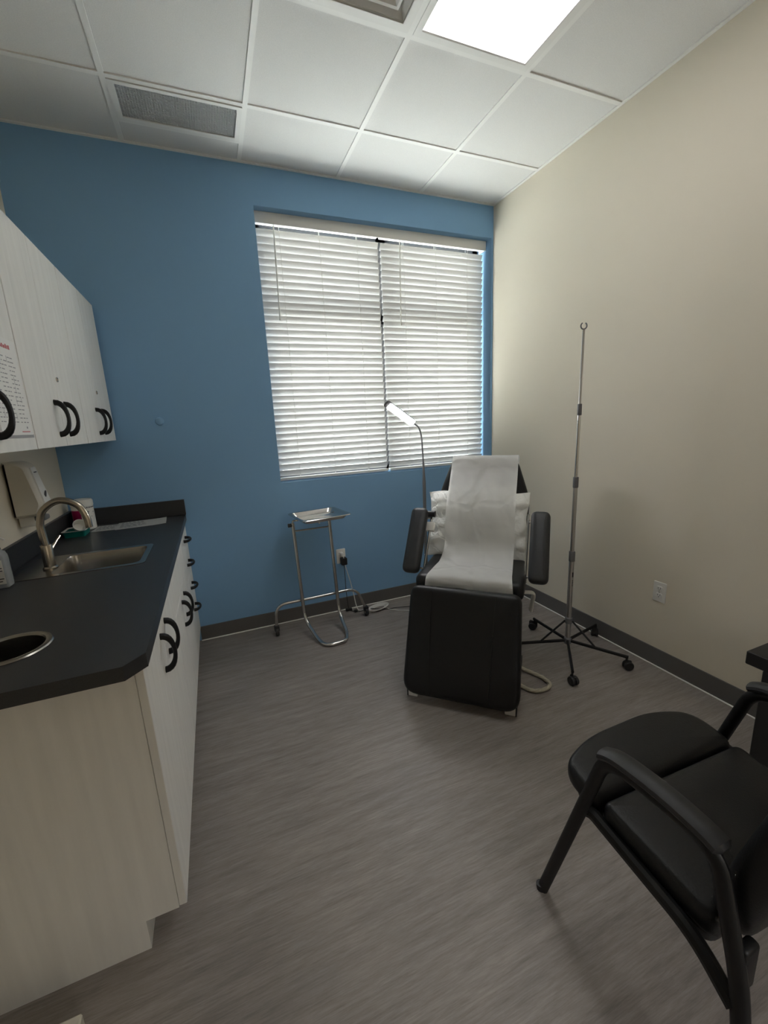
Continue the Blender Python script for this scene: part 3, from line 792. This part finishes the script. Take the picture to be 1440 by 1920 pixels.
# ------------------------------------------------------------------ mayo stand
ms = thing('instrument_stand', 'stainless instrument tray stand with U-shaped foot by the blue wall', 'stand', (-1.61, -.25, 0))
r_ = .0125
pth = fillet([(-1.768, -.2, .80), (-1.745, -.205, .085), (-1.70, -.40, .0135), (-1.672, -.500, .0135), (-1.53, -.500, .0135), (-1.495, -.40, .0135), (-1.492, -.205, .085), (-1.514, -.2, .80)], .085, 7)
obj('tube_frame', MB().tube(pth, r_, 12), M['chrome'], ms)
obj('cross_rod', MB().tube([(-1.765, -.2, .742), (-1.512, -.2, .742)], .006, 8), M['chrome'], ms)
obj('tray_support', MB().tube(fillet([(-1.768, -.2, .79), (-1.768, -.2, .814), (-1.514, -.2, .814), (-1.514, -.2, .79)], .01), .006, 8).tube([(-1.62, -.36, .814), (-1.62, -.10, .814)], .005, 8), M['chrome'], ms)
obj('knob', MB().cyl((-1.775, -.2, .785), (-1.80, -.2, .785), .013, 12), M['black_plastic'], ms)
cb = fillet([(-1.943, -.175, .05), (-1.935, -.172, .225), (-1.62, -.170, .225), (-1.335, -.170, .232), (-1.272, -.168, .05)], .085, 7)
obj('wheel_bar', MB().tube(cb, .011, 12), M['chrome'], ms)
for x, y in ((-1.943, -.175), (-1.272, -.168)):
    c = obj('caster', MB().box(x-.017, x+.017, y-.024, y+.022, .036, .074, .007, 2), M['black_plastic'], ms)
    obj('wheel', MB().lathe([(.014, -.011), (.0285, -.011), (.031, -.007), (.031, .007), (.0285, .011), (.014, .011)], seg=24, T=Matrix.Translation((x, y-.010, .031)) @ Matrix.Rotation(R(90), 4, 'Y') ), M['black_plastic'], c)
    obj('hub', MB().lathe([(.012, -.0125), (.012, .0125)], seg=14, T=Matrix.Translation((x, y-.010, .031)) @ Matrix.Rotation(R(90), 4, 'Y')), M['chrome'], c)
TT = Matrix.Translation((-1.591, -.243, 0)) @ Matrix.Rotation(R(8), 4, 'Z')
def trl(w, l, z, r=.035): return [TT @ Vector((x, y, z)) for x, y in rrect(w, l, r, 5)]
tm = MB().loops([trl(.27, .245, .8205), trl(.285, .26, .823), trl(.318, .288, .848), trl(.345, .315, .849), trl(.348, .318, .846), trl(.351, .321, .8475), trl(.345, .315, .852), trl(.314, .284, .851), trl(.281, .256, .826), trl(.268, .243, .8235)])
tag(obj('instrument_tray', tm, M['chrome']), 'shallow stainless steel tray resting on the wheeled stand', 'tray')

# cords by the outlet
pc = thing('power_cable', 'white power cord bundled on the floor, plugged into the blue wall', 'cord', (-1.39, -.03, .46))
obj('plug', MB().box(-1.405, -1.381, -.04, -.009, .452, .478, .006, 2), M['white_cord'], pc)
wpth = sm([(-1.393, -.038, .464), (-1.385, -.05, .44), (-1.372, -.045, .36), (-1.345, -.04, .25), (-1.325, -.045, .14), (-1.315, -.06, .05), (-1.30, -.075, .008), (-1.26, -.09, .006), (-1.215, -.105, .006)], 6)
cords = MB().tube(wpth, .0032, 8)
for k in range(5):
    a, b_ = .075+.004*k, .030+.005*k
    cx, cy = -1.165+.004*k, -.118
    cords.tube([(cx+a*math.cos(q), cy+b_*math.sin(q)+.02*math.cos(q), .004+.0065*k*.6) for q in [2*math.pi*j/28 for j in range(28)]], .0032, 6, closed=True)
cords.tube(sm([(-1.10, -.14, .006), (-1.04, -.21, .0045), (-.98, -.25, .0045), (-.86, -.32, .0045)], 6), .0032, 8)
obj('cord', cords, M['white_cord'], pc)
pa = thing('power_adapter', 'black power adapter with thin cord in the lower socket of the blue wall', 'adapter', (-1.382, -.03, .42))
obj('adapter_body', MB().box(-1.405, -1.36, -.058, -.009, .385, .440, .005, 2), M['black_plastic'], pa)
obj('cord', MB().tube(sm([(-1.383, -.04, .386), (-1.381, -.035, .3), (-1.378, -.03, .15), (-1.37, -.035, .03), (-1.355, -.06, .006), (-1.30, -.10, .005), (-1.22, -.10, .012), (-1.12, -.15, .005), (-1.02, -.17, .004), (-.90, -.20, .004)], 6), .0026, 8), M['black_plastic'], pa)
obj('inline_switch', MB().box(-1.395, -1.345, -.052, -.028, .002, .022, .005, 2, T=Matrix.Translation((0, 0, 0))).box(-1.34, -1.315, -.10, -.075, .002, .020, .004, 2), M['black_plastic'], pa)

# ------------------------------------------------------------------ drip stand
IX, IY = -.346, -1.24
iv = thing('iv_stand', 'tall steel IV pole with five black caster legs by the beige wall', 'IV stand', (IX, IY, 0))
obj('lower_pole', MB().tube([(IX, IY, .06), (IX, IY, .63)], .0145, 16), M['alu'], iv)
obj('middle_pole', MB().tube([(IX, IY, .60), (IX, IY, 1.07)], .0115, 14), M['alu'], iv)
obj('upper_pole', MB().tube([(IX, IY, 1.05), (IX, IY, 1.46)], .0088, 12), M['chrome'], iv)
obj('top_pole', MB().tube([(IX, IY, 1.44), (IX, IY, 1.862)], .0066, 12), M['alu'], iv)
for z, r in ((.625, .0172), (1.06, .0145), (1.457, .0118)):
    obj('collar', MB().lathe([(r*.9, -.03), (r, -.027), (r, .027), (r*.9, .03)], (IX, IY, z), 18), M['grey_plastic'], iv)
obj('hook', MB().tube([(IX+.016*math.sin(a)*.92, IY+.016*math.sin(a)*-.36, 1.880-.016*math.cos(a)) for a in [R(-150+300*k/22) for k in range(23)]], .0034, 8), M['grey_plastic'], iv)
for z in (.222, .088):
    obj('hub', MB().lathe([(.012, -.02), (.021, -.018), (.021, .014), (.016, .020)], (IX, IY, z), 20), M['grey_plastic'], iv)
lab = MB(); shell(lab, (IX, IY, 0), .0148, -120, -60, .50, .535).box(0, 0.0001, 0, .0001, 0, .0001)
lab = MB(); shell(lab, (IX, IY, 0), .0148, -112, -70, .50, .53); 
for k in range(4): shell(lab, (IX, IY, 0), .0148, -105, -82, .475-.01*k, .481-.01*k)
obj('marking', lab, M['ink'], iv)
for k in range(5):
    a = R(-131+72*k); dx, dy = math.cos(a), math.sin(a); RL = .325
    lg = obj('leg', MB().tube([(IX+dx*.018, IY+dy*.018, .088), (IX+dx*RL, IY+dy*RL, .078)], .0105, 8, flat=((0, 0, 1), 1.0, .75)), M['black_metal'], iv)
    x, y = IX+dx*(RL-.008), IY+dy*(RL-.008)
    a2 = a+R(35)
    c = obj('caster', MB().cyl((x, y, .05), (x, y, .078), .006, 8).box(-.008, .008, -.02, .02, .03, .055, .006, 2, T=Matrix.Translation((x+math.cos(a2)*.008, y+math.sin(a2)*.008, 0)) @ Matrix.Rotation(a2+R(90), 4, 'Z')), M['black_plastic'], lg)
    wm = MB()
    for s in (-1, 1):
        wm.lathe([(.006, -.008), (.0235, -.008), (.026, -.004), (.026, .004), (.0235, .008), (.006, .008)], seg=20, T=Matrix.Translation((x+math.cos(a2)*.010, y+math.sin(a2)*.010, .026)) @ Matrix.Rotation(a2, 4, 'Z') @ Matrix.Translation((0, s*.0115, 0)) @ Matrix.Rotation(R(90), 4, 'X'))
    if k in (0, 1, 2, 3, 4):
        for v_ in list(wm.bm.verts): pass
        for f_ in []: pass
        c2_ = c
        me_ = wm
        # twin wheels belong to the caster
        bm2 = bmesh.new(); bm2.from_mesh(c.data)
        tmp = bpy.data.meshes.new('tmp'); wm.bm.transform(WM[iv.name].inverted()); bmesh.ops.recalc_face_normals(wm.bm, faces=wm.bm.faces); wm.bm.to_mesh(tmp); bm2.from_mesh(tmp); bm2.to_mesh(c.data); bm2.free(); bpy.data.meshes.remove(tmp)
        for p_ in c.data.polygons: p_.use_smooth = True
        c.data.set_sharp_from_angle(angle=R(35))
    if k in (4, 1):
        pass
for k, frac in ((4, .50), (1, .47)):
    a = R(-131+72*k); dx, dy = math.cos(a), math.sin(a)
    obj('brace', MB().tube([(IX+dx*.02, IY+dy*.02, .220), (IX+dx*.325*frac, IY+dy*.325*frac, .088)], .0058, 8), M['black_metal'], iv)

# ------------------------------------------------------------------ guest chair
GXL, GXR, GC = -1.425, -.84, -1.1325
gc = thing('guest_chair', 'black padded armchair with dark tube legs in the near right corner', 'chair', (GC, -2.45, 0))
SH = Matrix(((1, 0, 0, 0), (0, 1, 0, 0), (0, .16, 1, .16*2.21), (0, 0, 0, 1)))   # the seat falls towards the back
pan = round_poly([(-1.395, -2.63), (-.870, -2.63), (-.862, -2.25), (-1.0, -2.205), (-1.265, -2.205), (-1.403, -2.25)], [.05, .05, .07, .2, .2, .07], 6)
obj('seat_pan', MB().cushion(inset(pan, .012), .03, .008, T=SH @ Matrix.Translation((0, 0, .408))), M['black_plastic'], gc)
def clipy(poly, ylo=None, yhi=None):
    out = []
    for x, y in poly:
        out.append((x, max(y, ylo) if ylo is not None else min(y, yhi)))
    res = []
    for p in out:
        if not res or (Vector(p)-Vector(res[-1])).length > 1e-4: res.append(p)
    return res
front = round_poly([(-1.400, -2.352), (-.866, -2.372), (-.862, -2.245), (-1.0, -2.190), (-1.265, -2.190), (-1.403, -2.235)], [.03, .03, .07, .2, .2, .06], 6)
rear = round_poly([(-1.388, -2.63), (-.878, -2.63), (-.868, -2.378), (-1.398, -2.358)], [.04, .04, .03, .03], 6)
obj('seat', MB().cushion(front, .056, .022, .005, T=SH @ Matrix.Translation((0, 0, .432))), M['leather'], gc)
obj('seat_cushion', MB().cushion(rear, .060, .020, .010, T=SH @ Matrix.Translation((0, 0, .432))), M['leather'], gc)
TBk = Matrix.Translation((GC, -2.612, .425)) @ Matrix.Rotation(R(90+14), 4, 'X') 
bk = round_poly([(-.245, 0), (.245, 0), (.276, .12), (.270, .40), (.22, .50), (-.22, .50), (-.270, .40), (-.276, .12)], [.05, .05, .08, .08, .06, .06, .08, .08], 5)
obj('backrest', MB().cushion(bk, .075, .03, .012, T=TBk @ Matrix.Translation((0, 0, -.02)), back_dome=.01), M['leather'], gc)
for x in (GXL, GXR):
    s = -1 if x < GC else 1
    p = fillet([(x+s*-.003, -2.203, .0), (x, -2.385, .630), (x+s*.004, -2.50, .642), (x+s*.002, -2.628, .635), (x, -2.690, .40), (x, -2.745, .0)], .05, 6)
    obj('leg_frame', MB().tube(p, .0145, 12, flat=((0, 1, 0), 1.15, .9)), M['black_metal'], gc)
    pad = sm([(x, -2.372, .636), (x, -2.42, .656), (x, -2.52, .662), (x, -2.60, .655), (x, -2.640, .645)], 5)
    obj('arm_pad', MB().tube(pad, [.006]+[.0155]*19+[.008], 12, flat=((1, 0, 0), 1.75, .85)), M['black_plastic'], gc)
    rl = fillet([(x, -2.322, .425), (x-s*.022, -2.34, .418), (x-s*.022, -2.60, .372), (x, -2.69, .335)], .07, 6)
    obj('seat_rail', MB().tube(rl, .016, 10), M['black_metal'], gc)
    obj('back_bracket', MB().box(min(x, x-s*.046), max(x, x-s*.046), -2.695, -2.672, .365, .47, .009, 3), M['black_metal'], gc)
    for y in (-2.203, -2.745): obj('foot', MB().cyl((x, y, 0), (x, y+.004*(1 if y > -2.4 else -1), .016), .0155, 12), M['black_plastic'], gc)
obj('cross_bar', MB().tube([(GXL+.02, -2.35, .405), (GXR-.02, -2.35, .405)], .011, 10).tube([(GXL+.02, -2.55, .373), (GXR-.02, -2.55, .373)], .011, 10), M['black_metal'], gc)

# ------------------------------------------------------------------ side table
tx0, tx1, ty0, ty1, tz = -.468, -.02, -2.76, -2.184, .552
tt = thing('side_table', 'black square-legged side table against the beige wall', 'table', ((tx0+tx1)/2, (ty0+ty1)/2, 0))
obj('tabletop', MB().box(tx0, tx1, ty0, ty1, tz-.052, tz, .003, 1), M['espresso'], tt)
for x in (tx0+.001, tx1-.062):
    for y in (ty0+.012, ty1-.115): obj('leg', MB().box(x, x+.058, y, y+.06, 0, tz-.052, .003, 1), M['espresso'], tt)
obj('screw_cover', MB().lathe([(.007, 0), (.007, .0015), (.005, .002)], seg=12, T=Matrix.Translation((tx0, ty1-.08, tz-.028)) @ Matrix.Rotation(R(-90), 4, 'Y')), M['grey_plastic'], tt)

# low pale box on the floor by the cabinet end
tag(obj('step_box', MB().box(-3.02, -2.659, -2.40, -2.022, 0, .10, .004, 1), M['cream_plastic']), 'low pale flat-topped box on the floor past the cabinet end', 'box')

# ------------------------------------------------------------------ light
w = bpy.data.worlds.new('World'); S.world = w; w.use_nodes = True
bg = w.node_tree.nodes['Background']; bg.inputs['Color'].default_value = (.88, .925, 1., 1); bg.inputs['Strength'].default_value = 4.9
def area(name, loc, rot, sx, sy, power, col=(1, 1, 1), portal=False):
    l = bpy.data.lights.new(name, 'AREA'); l.shape = 'RECTANGLE'; l.size = sx; l.size_y = sy; l.energy = power; l.color = col
    if portal: l.cycles.is_portal = True
    o = bpy.data.objects.new(name, l); COL.objects.link(o); o.location = loc; o.rotation_euler = rot; return o
area('window_portal', ((OPN[0]+OPN[1])/2, .30, (OPN[2]+OPN[3])/2), (R(-90), 0, 0), 1.76, 1.72, 1, portal=True)
area('rear_fill_light', ((DO[0]+DO[1])/2, YF-1.1, 2.68), (0, 0, 0), 1.2, .6, 36, (.97, .98, 1.))  # added fill light behind the camera, shining in through the unseen doorway
sl = bpy.data.lights.new('sun', 'SUN'); sl.energy = 38; sl.angle = R(.6); sl.color = (1, .97, .92)
so_ = bpy.data.objects.new('sun', sl); COL.objects.link(so_); so_.location = (10, 8, 12)
so_.rotation_euler = Vector((.74, .05, .67)).to_track_quat('Z', 'Y').to_euler()

# ------------------------------------------------------------------ camera
cd = bpy.data.cameras.new('Camera'); cam = bpy.data.objects.new('Camera', cd); COL.objects.link(cam); S.camera = cam
cd.sensor_fit = 'HORIZONTAL'; cd.sensor_width = 36; cd.lens = 781.2616/1440*36; cd.clip_start = .02
r0, r1, r2 = (.9242943, -.3788434, -.04645131), (-.12275748, -.17982941, -.97600819), (.36140095, .90782105, -.21272116)
m = Matrix(((r0[0], -r1[0], -r2[0], -2.20598), (r0[1], -r1[1], -r2[1], -2.98503), (r0[2], -r1[2], -r2[2], 1.44496), (0, 0, 0, 1)))
cam.matrix_world = m

vs = S.view_settings; S.display_settings.display_device = 'sRGB'
vs.view_transform = 'Standard'; vs.look = 'None'; vs.exposure = .75; vs.gamma = 1.
try: vs.use_curve_mapping = False
except Exception: pass
S.cycles.use_denoising = True
S.cycles.max_bounces = 12; S.cycles.diffuse_bounces = 8; S.cycles.transparent_max_bounces = 12
S.cycles.sample_clamp_indirect = 30.
